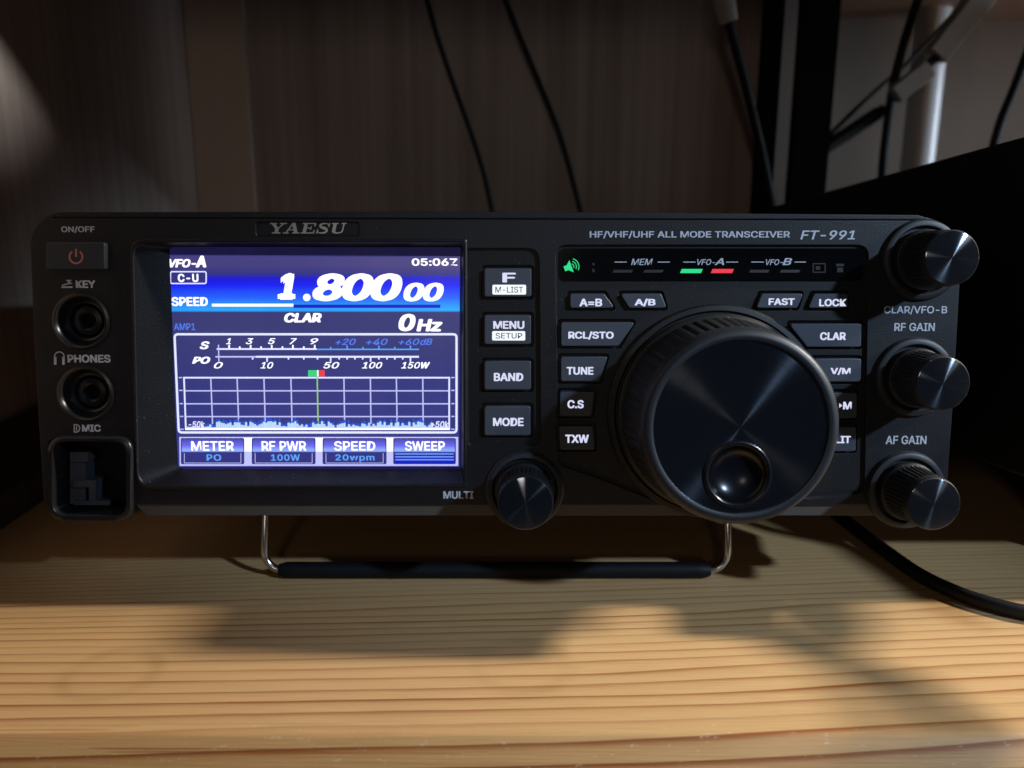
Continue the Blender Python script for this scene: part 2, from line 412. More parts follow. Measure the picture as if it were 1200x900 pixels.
def text(s, px, y, mat, shear=0.0, bold=0.02, space=1.0):
    vs, fs = glyphs(s, shear, 0.0, space)
    X0, Z0, X1, Z1 = rect_uv(px, y)
    e = bold * 1.15
    x0 = min(v[0] for v in vs) - e; x1 = max(v[0] for v in vs) + e; y0 = min(v[1] for v in vs) - e * .7; y1 = max(v[1] for v in vs) + e * .7
    V, Fc = [], []
    steps = [(0, 0)] if bold < 0.004 else [(-e, -.4 * e), (-e, .4 * e), (e, -.4 * e), (e, .4 * e), (0, .7 * e), (0, -.7 * e), (-.4 * e, 0), (.4 * e, 0)]
    for i, (sx, sy) in enumerate(steps):      # heavier weight: the outline laid down several times, each a hair apart
        b0 = len(V)
        V += [tuple(fo((X0 + (v[0] + sx - x0) / (x1 - x0) * (X1 - X0), y - 0.0015 * i, Z0 + (v[1] + sy - y0) / (y1 - y0) * (Z1 - Z0)))) for v in vs]
        Fc += [tuple(k + b0 for k in f) for f in fs]
    return (V, Fc, mat)
def poly(pts, y, mat):     # measured polygon as a flat sheet
    return ([tuple(fo((*F(px, py, y)[:1], y, F(px, py, y)[1]))) for px, py in pts], [tuple(range(len(pts)))], mat)
def rect(px, y, mat):
    x0, y0, x1, y1 = px
    return poly([(x0, y0), (x1, y0), (x1, y1), (x0, y1)], y, mat)
def stroke(pts, wpx, y, mat, closed=False):
    """polyline of given pixel width as quads with mitred joints"""
    P = [Vector(p) for p in pts]; n = len(P); L, R = [], []
    for i in range(n):
        a = P[i - 1] if (i > 0 or closed) else None; b = P[(i + 1) % n] if (i < n - 1 or closed) else None
        d0 = (P[i] - a).normalized() if a is not None else None; d1 = (b - P[i]).normalized() if b is not None else None
        d0 = d0 or d1; d1 = d1 or d0
        n0, n1 = Vector((-d0.y, d0.x)), Vector((-d1.y, d1.x)); m = n0 + n1
        m = n0 if m.length < 1e-4 else m.normalized(); k = (wpx / 2) / max(0.4, m.dot(n0))
        L.append(P[i] + m * k); R.append(P[i] - m * k)
    vs = [tuple(fo((F(*p, y)[0], y, F(*p, y)[1]))) for p in L + R]
    fs = [(i, (i + 1) % n, n + (i + 1) % n, n + i) for i in range(n if closed else n - 1)]
    return (vs, fs, mat)
def rrect(px, r, seg=4):
    x0, y0, x1, y1 = px
    return rounded([(x0, y0), (x1, y0), (x1, y1), (x0, y1)], r, seg)
def arc(cx, cy, r, a0, a1, n=14):
    return [(cx + r * math.cos(math.radians(a0 + (a1 - a0) * i / n)), cy - r * math.sin(math.radians(a0 + (a1 - a0) * i / n))) for i in range(n + 1)]
def FP(pts, y): return [F(px, py, y) for px, py in pts]

def tag(o, label=None, cat=None, group=None, kind=None):
    if label: o['label'] = label
    if cat: o['category'] = cat
    if group: o['group'] = group
    if kind: o['kind'] = kind
    return o

# ================================================================== SETTING
TABLE_FRONT = T(600, 861).y
def build_table():
    bm = bmesh.new()
    y0 = TABLE_FRONT; th = 24      # eased, worn front arris
    prof = [(300, 0), (y0 + 1.6, 0), (y0 + .9, -.1), (y0 + .35, -.35), (y0 - .1, -.8), (y0 - 4.6, -6.6), (y0 - 5.3, -7.8), (y0 - 5.5, -9.2), (y0 - 5.5, -th), (300, -th)]
    L = [bm.verts.new((-164.8, y, z)) for y, z in prof]; R = [bm.verts.new((700, y, z)) for y, z in prof]
    n = len(prof)
    bm.faces.new(L); bm.faces.new(R)
    for i in range(n): bm.faces.new((L[i], L[(i + 1) % n], R[(i + 1) % n], R[i]))
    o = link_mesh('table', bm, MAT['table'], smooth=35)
    tag(o, 'light pine table top with brown grain lines and a worn rounded front edge', 'table')
    return o
build_table()

def slab(name, lo, hi, mat):
    bm = bmesh.new(); box(bm, lo, hi)
    return tag(link_mesh(name, bm, mat), kind='structure')
slab('unseen_shade_shelf', (-183, 6.0, 215), (640, 262, 233), MAT['side_wood'])  # unseen board added to shade the back wall and set the table's shadow edge
slab('unseen_shade_shelf', (137, 262.2, 215), (640, 419, 233), MAT['side_wood'])  # unseen second piece, added to keep the side lamp off the room wall
slab('side_wall', (-183, -60, -60), (-165, 262, 620), MAT['side_wood'])
slab('back_wall', (-165, 263, -60), (W(888, 100, 263).x, 272, 620), MAT['back_wood'])
slab('wall_trim', (-164.9, -60, 12), (-161, 257, 32), MAT['trim'])
slab('wall_skirting', (-164.9, -60, 0.2), (-162.5, 257, 11.6), MAT['trim_grey'])
pr = W(284, 30, 256).x
slab('corner_post', (-164.6, 256, 0.2), (pr, 262.6, 620), MAT['post'])
# opening beside the back board: dark edge, pale strip, black board, beige room wall
slab('dark_edge_board', (W(889, 100, 262).x, 258, 0.2), (W(911, 100, 262).x, 290, 620), MAT['black_board'])
slab('pale_edge_strip', (W(914, 100, 280).x, 280, 0.2), (W(929, 100, 280).x, 300, 620), MAT['pale_strip'])
slab('black_upright_board', (W(931, 100, 310).x, 302, 0.2), (W(972, 100, 310).x, 316, 620), MAT['black_board'])
slab('room_wall', (80, 420, -300), (900, 440, 900), MAT['room_wall'])

# ================================================================== TRANSCEIVER
radio = bpy.data.objects.new('transceiver', None); COL.objects.link(radio)
radio.empty_display_size = 0.02
loc = Vector((O0.x, O0.y * ct + O0.z * st, -O0.y * st + O0.z * ct)) + PT
radio.location = loc * MM; radio.rotation_euler = (-TILT, 0, 0)
tag(radio, 'black radio transceiver with lit blue display and many knobs, tilted up on a wire stand', 'radio')

def part(name, bm, mats, parent=radio, smooth=None): return link_mesh(name, bm, mats, parent, smooth=smooth)

# ---- solid face with recesses cut in
outline = [(35, 300), (38, 270), (48, 257), (66, 250), (110, 248), (600, 248.5), (1080, 252), (1098, 258), (1118, 275), (1125, 310), (1125, 345), (1107, 600), (1060, 603),
           (400, 603), (165, 603), (52, 603), (50, 580)]
outline = arc(74, 287, 38.5, 180, 90, 8) + [(600, 248), (1075, 252), (1096, 258), (1120, 282), (1124.5, 330), (1116, 480), (1108, 590), (950, 592), (740, 592), (160, 591), (54, 596), (51, 582), (42, 430)]
bm = bmesh.new(); prism(bm, rounded(FP(outline, 0), 1.2, 3), 0, 14)
bmesh.ops.triangulate(bm, faces=[f for f in bm.faces if len(f.verts) > 4])
panel = part('front_panel', bm, [MAT['panel'], MAT['recess']])
SCR_Y = 4.5
KEY_Y = -0.3
cutters = []
def cut(fn):
    b = bmesh.new(); fn(b); bmesh.ops.recalc_face_normals(b, faces=b.faces); bmesh.ops.scale(b, vec=(MM,) * 3, verts=b.verts)
    me = bpy.data.meshes.new('cutter'); b.to_mesh(me); b.free(); o = bpy.data.objects.new('cutter', me); COL.objects.link(o); cutters.append(o)
    me.materials.append(MAT['panel'])
    return o
# display recess: wide slope on one side and at the bottom
front = rounded(FP([(157, 284.5), (543, 284.5), (543, 567), (163, 568.5)], 0), [3.5, .6, .6, 3.8], 7)
back = rounded(FP([(199, 289.5), (540, 289.5), (540, 550), (208, 550)], SCR_Y), [1.0, .6, .6, 2.2], 7)
fx = lambda P: [(x, z) for x, z in P]
def scr(b):
    # extended a little past both faces along the slopes
    e0 = [(f[0] + (f[0] - k[0]) * 0.1, f[1] + (f[1] - k[1]) * 0.1) for f, k in zip(front, back)]
    prism(b, e0, -SCR_Y * 0.1, SCR_Y, back)
cut(scr)
cut(lambda b: prism(b, rounded(FP([(547, 291), (632, 291), (634, 522), (549, 522)], 0), [1, 3, 2, 1]), -1, 1.0))
ctrl = [(651, 287), (1018, 287), (1013, 578), (950, 584), (760, 584), (700, 560), (655, 545)]
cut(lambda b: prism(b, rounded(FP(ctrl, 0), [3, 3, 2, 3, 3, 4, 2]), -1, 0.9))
cut(lambda b: prism(b, rounded(FP([(300, 260), (421.5, 260), (421.5, 277), (300, 277)], 0), 0.8), -1, 0.5))
cut(lambda b: prism(b, FP([(62, 254.5), (1084, 257.2), (1084, 258.6), (62, 255.9)], 0), -1, 0.5))
KEYJ = F(95, 376.5); PHOJ = F(100.5, 461.5)
for c in (KEYJ, PHOJ):
    cut(lambda b: lathe(b, c[0], c[1], [(0, -1), (7.0, -1), (7.0, 7), (0, 7)], 48))
cut(lambda b: prism(b, rounded(FP([(57, 514), (151, 514), (151, 615), (57, 615)], 0), 1.6), -1, 11))
# pockets round the keys
KEYS = {   # legend: (outline on the key's front, [(text, rectangle)])
 'F': [(567.5, 314), (623, 314), (623, 348), (567.5, 348)], 'MENU': [(567.5, 369), (622.5, 369), (622.5, 403.7), (567.5, 403.7)],
 'BAND': [(567.5, 423), (622.5, 423), (622.5, 457), (567.5, 457)], 'MODE': [(567.5, 476), (622, 476), (622, 510.5), (567.5, 510.5)],
 'A=B': [(668, 344), (708, 344), (721, 361), (668, 361)], 'A/B': [(726.5, 344), (775, 344), (781.5, 361), (737.5, 361)],
 'RCL/STO': [(657, 377.5), (745, 377.5), (725, 405.7), (657, 405.7)], 'TUNE': [(657, 418), (712.5, 418), (702.5, 447), (657, 447)],
 'C.S': [(656, 458.7), (697, 458.7), (693, 487.5), (656, 487.5)], 'TXW': [(655, 499), (695, 499), (697, 527), (656, 527)],
 'FAST': [(893, 344), (942, 344), (934.5, 361), (886, 361)], 'LOCK': [(954.5, 344), (994, 344), (994, 361), (947, 361)],
 'CLAR': [(924, 379), (1010, 379), (1009.5, 406.7), (945.5, 406.7)], 'V/M': [(953, 420), (1009.5, 420), (1009, 447.5), (967, 447.5)],
 'A▸M': [(960, 460), (1004.5, 460), (1004, 490), (960, 490)], 'SPLIT': [(960, 500), (1003.5, 500), (1003, 529), (960, 529)],
}
def grow(pts, g):
    cx = sum(p[0] for p in pts) / len(pts); cy = sum(p[1] for p in pts) / len(pts)
    return [(x + math.copysign(g, x - cx), y + math.copysign(g, y - cy)) for x, y in pts]
for k, o in KEYS.items():
    cut(lambda b: prism(b, rounded(FP(grow(o, 3.2), KEY_Y), 1.0), -1, 2.4))
dg = bpy.context.evaluated_depsgraph_get()
for c in cutters:
    c.parent = radio
    md = panel.modifiers.new('cut', 'BOOLEAN'); md.operation = 'DIFFERENCE'; md.object = c; md.solver = 'EXACT'
bpy.context.view_layer.update()
dg = bpy.context.evaluated_depsgraph_get()
me = bpy.data.meshes.new_from_object(panel.evaluated_get(dg))
panel.modifiers.clear(); old = panel.data; panel.data = me; me.name = 'front_panel'; bpy.data.meshes.remove(old)
for c in cutters:
    m_ = c.data; bpy.data.objects.remove(c); bpy.data.meshes.remove(m_)
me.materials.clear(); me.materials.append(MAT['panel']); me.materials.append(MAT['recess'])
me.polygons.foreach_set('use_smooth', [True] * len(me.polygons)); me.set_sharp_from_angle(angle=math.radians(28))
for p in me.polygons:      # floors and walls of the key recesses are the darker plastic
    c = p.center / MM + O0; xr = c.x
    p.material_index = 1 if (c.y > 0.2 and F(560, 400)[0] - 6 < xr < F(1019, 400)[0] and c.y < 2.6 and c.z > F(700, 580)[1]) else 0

# ---- raised lip round the display opening
bm = bmesh.new()
def grow_mm(P, g):
    x0 = min(p[0] for p in P); x1 = max(p[0] for p in P); z0 = min(p[1] for p in P); z1 = max(p[1] for p in P); cx = (x0 + x1) / 2; cz = (z0 + z1) / 2
    kx = 1 + 2 * g / (x1 - x0); kz = 1 + 2 * g / (z1 - z0); return [(cx + (x - cx) * kx, cz + (z - cz) * kz) for x, z in P]
lip = [(grow_mm(front, .95), .05), (grow_mm(front, .85), -.25), (grow_mm(front, .6), -.4), (grow_mm(front, .3), -.38), (grow_mm(front, 0.02), -.15), (grow_mm(front, -.05), .3)]
LR = [[bm.verts.new(fo((x, y, z))) for x, z in P_] for P_, y in lip]
for A, B in zip(LR, LR[1:]):
    for i in range(len(A)): bm.faces.new((A[i], A[(i + 1) % len(A)], B[(i + 1) % len(A)], B[i]))
part('display_lip', bm, MAT['panel'], smooth=60)

# ---- case behind the face and its lower strip, painted pale for table light
bm = bmesh.new()
xl, xr = F(44, 420)[0], F(1112, 420)[0]; zt = F(600, 250)[1] - 1.2
prism(bm, rounded([(xl + 2, zt), (xr - 3, zt), (xr - 3, 8), (xl + 2, 8)], 3), 13.9, 236); part('case', bm, MAT['metal_dark'], smooth=30)
bm = bmesh.new()
prism(bm, FP([(158, 590.5), (1040, 591.5), (1030, 604), (172, 604)], 1.0), 1.0, 30, FP([(170, 600), (1035, 600), (1028, 607), (176, 607)], 1.0))
part('lower_chassis', bm, MAT['skirt'])
for sx in (-1, 1):
    bm = bmesh.new()
    bx = sx * 92
    zb = (0.0 - PT.z + 216 * st) / ct
    a = [Vector((bx + 7 * math.cos(2 * math.pi * i / 24), 216 + 7 * math.sin(2 * math.pi * i / 24), 0)) for i in range(24)]
    lo = [bm.verts.new(fo((p.x, p.y, zb + (p.y - 216) * st / ct + 0.05))) for p in a]; hi = [bm.verts.new(fo((p.x, p.y, 8.2))) for p in a]
    bm.faces.new(lo); bm.faces.new(hi)
    for i in range(24): bm.faces.new((lo[i], lo[(i + 1) % 24], hi[(i + 1) % 24], hi[i]))
    part('foot', bm, MAT['sleeve'])

# ---- tilt stand
stand = bpy.data.objects.new('tilt_stand', None); COL.objects.link(stand); stand.parent = radio
YB = 20.0
zsl = (2.3 - PT.z + YB * st) / ct
xL, xR = F(310, 640, YB)[0], F(853, 640, YB)[0]
bm = bmesh.new()
def arcpts(x, sgn, R=5.0):
    out = [(x, YB + 6, 9), (x, YB + 1.5, zsl + R + 9), (x, YB + .4, zsl + R + 4)]
    for i in range(9):
        a = math.radians(90 * i / 8); out.append((x + sgn * (R - R * math.cos(a)), YB, zsl + R - R * math.sin(a)))
    return out + [(x + sgn * (R + 3), YB, zsl)]
tube(bm, [fo(p) for p in arcpts(xL, 1) + arcpts(xR, -1)[::-1]], 1.05, 14)
part('wire_rod', bm, MAT['steel'], stand, smooth=40)
bm = bmesh.new()
x0, x1 = F(327, 662, YB)[0], F(832, 662, YB)[0]
nseg = 60
def wob(i): return 0.12 * math.sin(i * 1.3) + 0.08 * math.sin(i * 0.41)
tube(bm, [fo((x0 + (x1 - x0) * i / nseg, YB, zsl)) for i in range(nseg + 1)], [2.3 if 0 < i < nseg else 1.7 for i in range(nseg + 1)], 16)
part('rubber_sleeve', bm, MAT['sleeve'], stand, smooth=50)

# ---- display
disp_bm = bmesh.new()
scr_q = [(194.5, 288.5), (541.5, 288.5), (540.5, 551), (206, 551)]
def screen_mat():
    m, nt, b = new_mat('lit_display')
    co = objco(nt); sx = nt.nodes.new('ShaderNodeSeparateXYZ'); nt.links.new(co, sx.inputs[0])
    z0 = (F(370, 546.5, SCR_Y)[1] - O0.z) * MM; z1 = (F(370, 298.3, SCR_Y)[1] - O0.z) * MM
    f = math_node(nt, 'DIVIDE', math_node(nt, 'SUBTRACT', z1, sx.outputs['Z']), z1 - z0)      # 0 at the top, 1 at the bottom
    L = [(0.0, lin(72, 66, 132)), (0.05, lin(70, 66, 128)), (0.09, lin(52, 52, 135)), (0.11, lin(26, 26, 215)), (0.145, lin(28, 36, 250)), (0.20, lin(38, 100, 255)), (0.255, lin(45, 170, 255)),
         (0.262, lin(40, 150, 250)), (0.266, lin(58, 60, 120)), (0.36, lin(60, 62, 120)), (0.55, lin(57, 60, 126)), (0.8, lin(56, 60, 134)), (1.0, lin(64, 68, 148))]
    c = ramp(nt, f, L)
    n = noise(nt, co, 1.0, 2, 0.5, (45, 45, 25))
    mx = nt.nodes.new('ShaderNodeMix'); mx.data_type = 'RGBA'; mx.blend_type = 'MULTIPLY'; mx.inputs[0].default_value = 1
    nt.links.new(c, mx.inputs[6]); nt.links.new(ramp(nt, n, [(0.3, (0.82, 0.86, 0.92)), (0.7, (1.15, 1.06, 1.0))]), mx.inputs[7])
    nt.links.new(mx.outputs[2], b.inputs['Emission Color']); b.inputs['Emission Strength'].default_value = 1.0
    b.inputs['Base Color'].default_value = (0.01, 0.01, 0.012, 1); b.inputs['Roughness'].default_value = 0.25
    return m
SM = screen_mat()
def key_grad():
    m, nt, b = new_mat('screen_soft_key'); co = objco(nt); sx = nt.nodes.new('ShaderNodeSeparateXYZ'); nt.links.new(co, sx.inputs[0])
    z0 = (F(370, 530, SCR_Y)[1] - O0.z) * MM; z1 = (F(370, 513, SCR_Y)[1] - O0.z) * MM
    f = math_node(nt, 'DIVIDE', math_node(nt, 'SUBTRACT', z1, sx.outputs['Z']), z1 - z0)
    nt.links.new(ramp(nt, f, [(0, lin(66, 62, 160)), (0.55, lin(110, 110, 250)), (0.85, lin(150, 180, 255)), (1.0, lin(130, 150, 255))]), b.inputs['Emission Color'])
    b.inputs['Emission Strength'].default_value = 0.95; b.inputs['Base Color'].default_value = (0.01, 0.01, 0.01, 1)
    return m
KG = key_grad()
L0, L1, L2, L3 = SCR_Y - 0.02, SCR_Y - 0.06, SCR_Y - 0.10, SCR_Y - 0.14
disp = sheets('display', [rect((180, 280, 548, 558), SCR_Y - 0.0, E['painted_reflection']),  # dim purple border: the screen's reflection on the bezel, painted as glow
                          poly([(194.7, 298.5), (539, 300.5), (538, 547), (209, 547)], L0, SM),
                          stroke([(195, 299), (538, 301.5)], 1.0, L0 - .01, E['dark'])], radio)
sheets('channel_name', [text('VFO-', (198, 303.5, 230, 313.5), L1, E['white'], 0.25, 0.035), text('A', (229, 299.5, 241.5, 313.5), L1, E['white'], 0.15, 0.04)], disp)
sheets('mode_box', [stroke(rrect((199.8, 318.4, 241.6, 332.2), 2.2), 1.5, L1, E['line'], True), rect((201, 319.5, 240.5, 331.2), L0 - .02, E['dark']), text('C-U', (208.4, 320.8, 232.5, 330.6), L1, E['white'], 0, 0.03, 1.1)], disp)
sheets('clock', [text('05:06Z', (482.5, 302.8, 536, 311.5), L1, E['white'], 0, 0.022)], disp)
sheets('frequency_readout', [text('1', (324.8, 320, 346, 351.2), L1, E['white'], 0.22, 0.055), poly(arc(359.5, 348.6, 4.4, 0, 345, 16), L0 - .02, E['white']), 
        text('800', (366, 320.3, 471.5, 353), L1, E['white'], 0.22, 0.035, 0.92), text('00', (472.8, 331.3, 520, 353.3), L1, E['white'], 0.22, 0.035, 0.95),
        text('SPEED', (201, 348, 243.5, 358.8), L1, E['white'], 0, 0.028), rect((248.4, 355.9, 343.7, 359.2), L1, E['white']), rect((343.9, 357.0, 516, 360.8), L1, E['navy']),
        text('CLAR', (333, 366.7, 377, 378), L1, E['white'], 0.2, 0.04), text('0', (467, 367.8, 487, 388.2), L1, E['white'], 0.2, 0.035), text('Hz', (488, 373.8, 518.5, 388.4), L1, E['white'], 0.2, 0.035),
        text('AMP1', (203.8, 378.8, 228.6, 386.9), L1, E['blue_text'], 0, 0.012)], disp)
sh = [stroke(rounded([(204.5, 391.7), (535, 391.7), (535, 506.8), (209.5, 506.8)], 4, 4), 2.6, L1, E['line'], True),
      text('S', (234, 400, 245.6, 409.3), L1, E['white'], 0.3, 0.03), text('PO', (225, 418, 246.4, 426.3), L1, E['white'], 0.3, 0.035),
      rect((254, 408.0, 371, 410.0), L1, E['line']), rect((371, 408.6, 491, 410.2), L1, E['cyan_text']), rect((252.5, 417.2, 300, 419.0), L1, E['lav']), rect((300, 417, 491, 419.2), L1, E['line']),
      stroke([(256, 404), (256.5, 424)], 1.4, L2, E['lav'])]
for s, a, b_ in (('1', 264.7, 270.7), ('3', 288, 297), ('5', 314, 323), ('7', 339, 348), ('9', 363.3, 373)):
    sh.append(text(s, (a, 396.4, b_, 403.3), L1, E['white'], 0.3, 0.012))
for s, a, b_ in (('+20', 393, 417), ('+40', 428.8, 454.4), ('+60', 467, 491.6), ('dB', 492.4, 506.7)):
    sh.append(text(s, (a, 396.8, b_, 404.3), L1, E['blue_text'], 0.3, 0.012))
for s, a, b_ in (('0', 250.6, 261.2), ('10', 305, 320.3), ('50', 379, 397.6), ('100', 424, 448), ('150', 470, 492.4), ('W', 493.5, 504)):
    sh.append(text(s, (a, 424.3, b_, 431.8), L1, E['white'], 0.3, 0.012 if s != 'W' else 0.03))
for i, x in enumerate((268.5, 281, 293.7, 306, 318.4, 331, 343.2, 356, 368.8)): sh.append(rect((x - .9, 404.2 if i % 2 == 0 else 406, x + .9, 408.4), L1, E['white']))
for i, x in enumerate((387.5, 406.8, 425.4, 444, 462.6, 481)): sh.append(rect((x - .8, 405 if i % 2 else 406.5, x + .8, 408.8), L1, E['cyan_text']))
for x, big in ((296, 0), (313, 1), (338, 0), (356, 0), (372, 0), (387.5, 1), (397.5, 0), (406.8, 0), (416, 0), (425, 0), (434.3, 1), (444, 0), (453.5, 0), (462.7, 0), (472, 0), (481, 1)):
    sh.append(rect((x - .9, 418.8, x + .9, 424 if big else 421.3), L1, E['line']))
sheets('meter_scale', sh, disp)
sh = [rect((361, 433.8, 371.6, 441.2), L1, E['sgreen']), rect((371.6, 433.8, 373.2, 441.2), L2, E['white']), rect((373.4, 433.8, 380.6, 441.2), L1, E['sred'])]
sh.append(stroke([(215.6, 442.6), (526.4, 442.6), (526.4, 503), (217.8, 503)], 1.9, L1, E['line'], True))
for y in (458, 473.2, 488.2): sh.append(rect((216.5, y - .75, 526, y + .75), L1, E['lav']))
for a, b_ in ((247, 249.3), (277.8, 280), (309.3, 311), (340.9, 342.4), (403, 404), (434, 434.8), (464.5, 465.4), (495.4, 496)): sh.append(stroke([(a, 443), (b_, 503)], 1.5, L2, E['lav']))
sh.append(stroke([(371.7, 442), (372.9, 503)], 1.6, L2, E['gline']))
for y in (442.5, 457.5, 473, 488, 503):
    sh.append(rect((209.5 + (y - 442) * .03, y - .7, 213.5 + (y - 442) * .03, y + .7), L1, E['lav'])); sh.append(rect((528.8, y - .7, 532.6, y + .7), L1, E['lav']))
rs = random.Random(3)
prev = 4
for i in range(104):
    x = 240 + i * 2.62
    if x > 505: break
    h = max(1.2, min(9, prev * 0.35 + rs.uniform(0.0, 4.6) ** 1.32)); prev = h
    sh.append(rect((x, 502.6 - h - rs.uniform(1.5, 4.5), x + 2.0, 502.6 - h * .8), L3, E['spec_blue']))
    sh.append(rect((x, 502.6 - h, x + 2.45, 502.8), L3 - .03, E['spec']))
sh.append(rect((217, 501.6, 527, 503.6), L3 - .05, E['white']))
for i in range(9): sh.append(rect((219 + i * 2.4, 500.8 - rs.uniform(0, .8), 221.2 + i * 2.4, 502.8), L3, E['spec']))
for i in range(8): sh.append(rect((506 + i * 2.4, 500.8 - rs.uniform(0, .8), 508.2 + i * 2.4, 502.8), L3, E['spec']))
sh.append(text('-50k', (221, 493.6, 240, 501), L3 - .06, E['line'], 0.2, 0.02)); sh.append(text('+50k', (504.8, 493.6, 526, 501), L3 - .06, E['line'], 0.2, 0.02))
sheets('spectrum_scope', sh, disp)
sheets('soft_key_bar', [poly([(210, 512), (537, 512), (537, 546), (210.6, 546)], L0 - .02, E['lav']), rect((214, 513, 534, 529), L0 - .035, E['white'])], disp)
for i, (x0, x1, a, b_, ta, tb) in enumerate(((212, 286.3, 'METER', 'PO', (224, 274), (242, 259.2)), (295, 369.8, 'RF PWR', '100W', (306.5, 358.8), (317.5, 351.4)),
                                             (378, 453, 'SPEED', '20wpm', (391.5, 439.8), (393, 438.9)), (460.8, 534.2, 'SWEEP', None, (474.6, 521.3), None))):
    sh = [poly(rrect((x0, 513.2, x1, 544), 2), L1, E['dark']), poly([(x0 + 1.5, 514.2), (x1 - 1.5, 514.2), (x1 - 1, 529.6), (x0 + 1, 529.6)], L2, KG),
          text(a, (ta[0], 517, ta[1], 528.2), L3, E['white'], 0, 0.018)]
    if b_:
        sh.append(text(b_, (tb[0], 532.4, tb[1], 540 if b_ != '20wpm' else 541.5), L3, E['cyan_text'], 0, 0.02, 1.1))
        sh.append(stroke([(x0 + 4, 531), (x0 + 4, 542.6), (x1 - 4, 542.6), (x1 - 4, 531)], 0.7, L2, E['lav']))
    else:
        for k, y in enumerate((531.2, 534.6, 538)): sh.append(rect((x0 + 2.5, y, x1 - 2.5, y + 1.5), L2, E['stripe']))
        sh.append(rect((x0 + 2, 530.6, x1 - 2, 543), L1 - .02, E['navy']))
    sheets('soft_key', sh, disp)

# ---- keys and their legends
LEG = {
 'F': [('F', (588.7, 319.6, 604.5, 331)), ('#M-LIST', (577, 333.7, 616.5, 345.2), (580.5, 336, 613, 343))],
 'MENU': [('MENU', (578, 376.2, 614.5, 385.5)), ('#SETUP', (576.7, 388, 615.5, 399), (580.7, 390.2, 612, 396.8))],
 'BAND': [('BAND', (578.7, 437, 613.2, 446.6))], 'MODE': [('MODE', (577.7, 489.5, 613.6, 499.4))],
 'A=B': [('A=B', (679, 350, 705.7, 359))], 'A/B': [('A/B', (743.7, 350, 768.2, 359))], 'RCL/STO': [('RCL/STO', (666, 388.3, 719.2, 398))],
 'TUNE': [('TUNE', (664, 430, 695.5, 439.2))], 'C.S': [('C.S', (665, 468.8, 684, 478.6))], 'TXW': [('TXW', (662.3, 509.4, 690, 519))],
 'FAST': [('FAST', (900.7, 349.5, 931.2, 357.6))], 'LOCK': [('LOCK', (960, 350.3, 991.7, 359))], 'CLAR': [('CLAR', (961, 389.3, 991.2, 398.6))],
 'V/M': [('V/M', (973.2, 430.8, 996.7, 439.4))], 'A▸M': [('M', (988, 470.8, 998, 479.8)), ('A', (972.5, 470.8, 982, 479.8))], 'SPLIT': [('SPLIT', (964.5, 510.8, 997, 519.5))],
}
for k, o in KEYS.items():
    bm = bmesh.new(); base = FP(o, KEY_Y)
    cx = sum(p[0] for p in base) / 4; cz = sum(p[1] for p in base) / 4
    inner = rounded(base, 0.55, 3)
    prism(bm, [(cx + (x - cx) * 0.985, cz + (z - cz) * 0.97) for x, z in inner], KEY_Y, 2.3, inner)
    ko = part('key', bm, MAT['key'], smooth=30)
    sh = []
    for e in LEG[k]:
        if e[0][0] == '#':
            sh.append(poly(rrect(e[1], 1.8), KEY_Y - 0.03, MAT['legend_box'])); sh.append(text(e[0][1:], e[2], KEY_Y - 0.06, MAT['legend_dark'], 0, 0.006))
        else: sh.append(text(e[0], e[1], KEY_Y - 0.03, MAT['legend'], 0, 0.028))
    if k == 'A▸M': sh.append(poly([(983.5, 472.5), (987, 475.3), (983.5, 478)], KEY_Y - 0.03, MAT['legend']))
    sheets('legend', sh, ko)
# power key
bm = bmesh.new(); PY = -1.2
pts = FP([(54, 284.5), (122, 284.5), (122, 315.5), (54, 315.5)], PY); pb = FP([(51.5, 283), (127.5, 283), (127.5, 317), (51.5, 317)], 0)
prism(bm, rounded(pts, .6, 3), PY, 1, rounded(pb, .8, 3)); pk = part('power_key', bm, MAT['key_dark'], smooth=30)
sheets('power_mark', [stroke(arc(89, 301, 7.6, 125, 415, 20), 2.2, PY - .03, MAT['power']), rect((87.9, 291.5, 90.2, 301), PY - .03, MAT['power'])], pk)

# ---- indicator window with its lamps
WY = 0.55
bm = bmesh.new(); prism(bm, rounded(FP([(656, 291), (1012, 291), (1012, 329), (656, 329)], WY), 1.5), WY, 0.88)
win = part('indicator_window', bm, MAT['gloss'])
PYW = WY - .03
def para(x0, x1, y0, y1, m): return poly([(x0 + 2, y0), (x1, y0), (x1 - 2, y1), (x0, y1)], PYW, m)
sh = []
for s, A, B, xs in (('MEM', None, None, (739.5, 765)), ('VFO-', 'A', None, (817, 838)), ('VFO-', 'B', None, (897.5, 917.5))):
    sh.append(text(s, (xs[0], 303.8 if A else 303.2, xs[1], 310.6), PYW, MAT['print'], 0.25, 0.01))
    if A: sh.append(text(A, (xs[1] - .5, 302.5, xs[1] + 10.6, 310.6), PYW, MAT['print'], 0.25, 0.015))
for a, b_ in ((720, 734.5), (770.7, 785), (800.7, 815), (851, 865), (880.5, 895), (931, 944.5)): sh.append(rect((a, 306.6, b_, 307.6), PYW, MAT['print']))
for a, b_ in ((717.5, 742), (753.7, 778), (877.5, 902), (913.7, 938)): sh.append(para(a, b_, 316.2, 319.4, MAT['print_dim']))
sh += [stroke([(953, 309), (967, 309), (967, 319), (953, 319)], 1.2, PYW, MAT['icon_dim'], True), rect((956, 312, 961, 316), PYW, MAT['icon_dim']), rect((980, 309, 989, 312), PYW, MAT['icon_dim']), rect((981, 313.5, 988, 319), PYW, MAT['icon_dim']),
       rect((694, 308, 697, 311), PYW, MAT['icon_dim']), rect((694, 315, 697, 319), PYW, MAT['icon_dim'])]
sheets('window_print', sh, win)
lg = sheets('green_indicator', [para(797, 823.5, 315.2, 320, MAT['led_green'])], win); lg['label'] = 'lit green bar lamp'
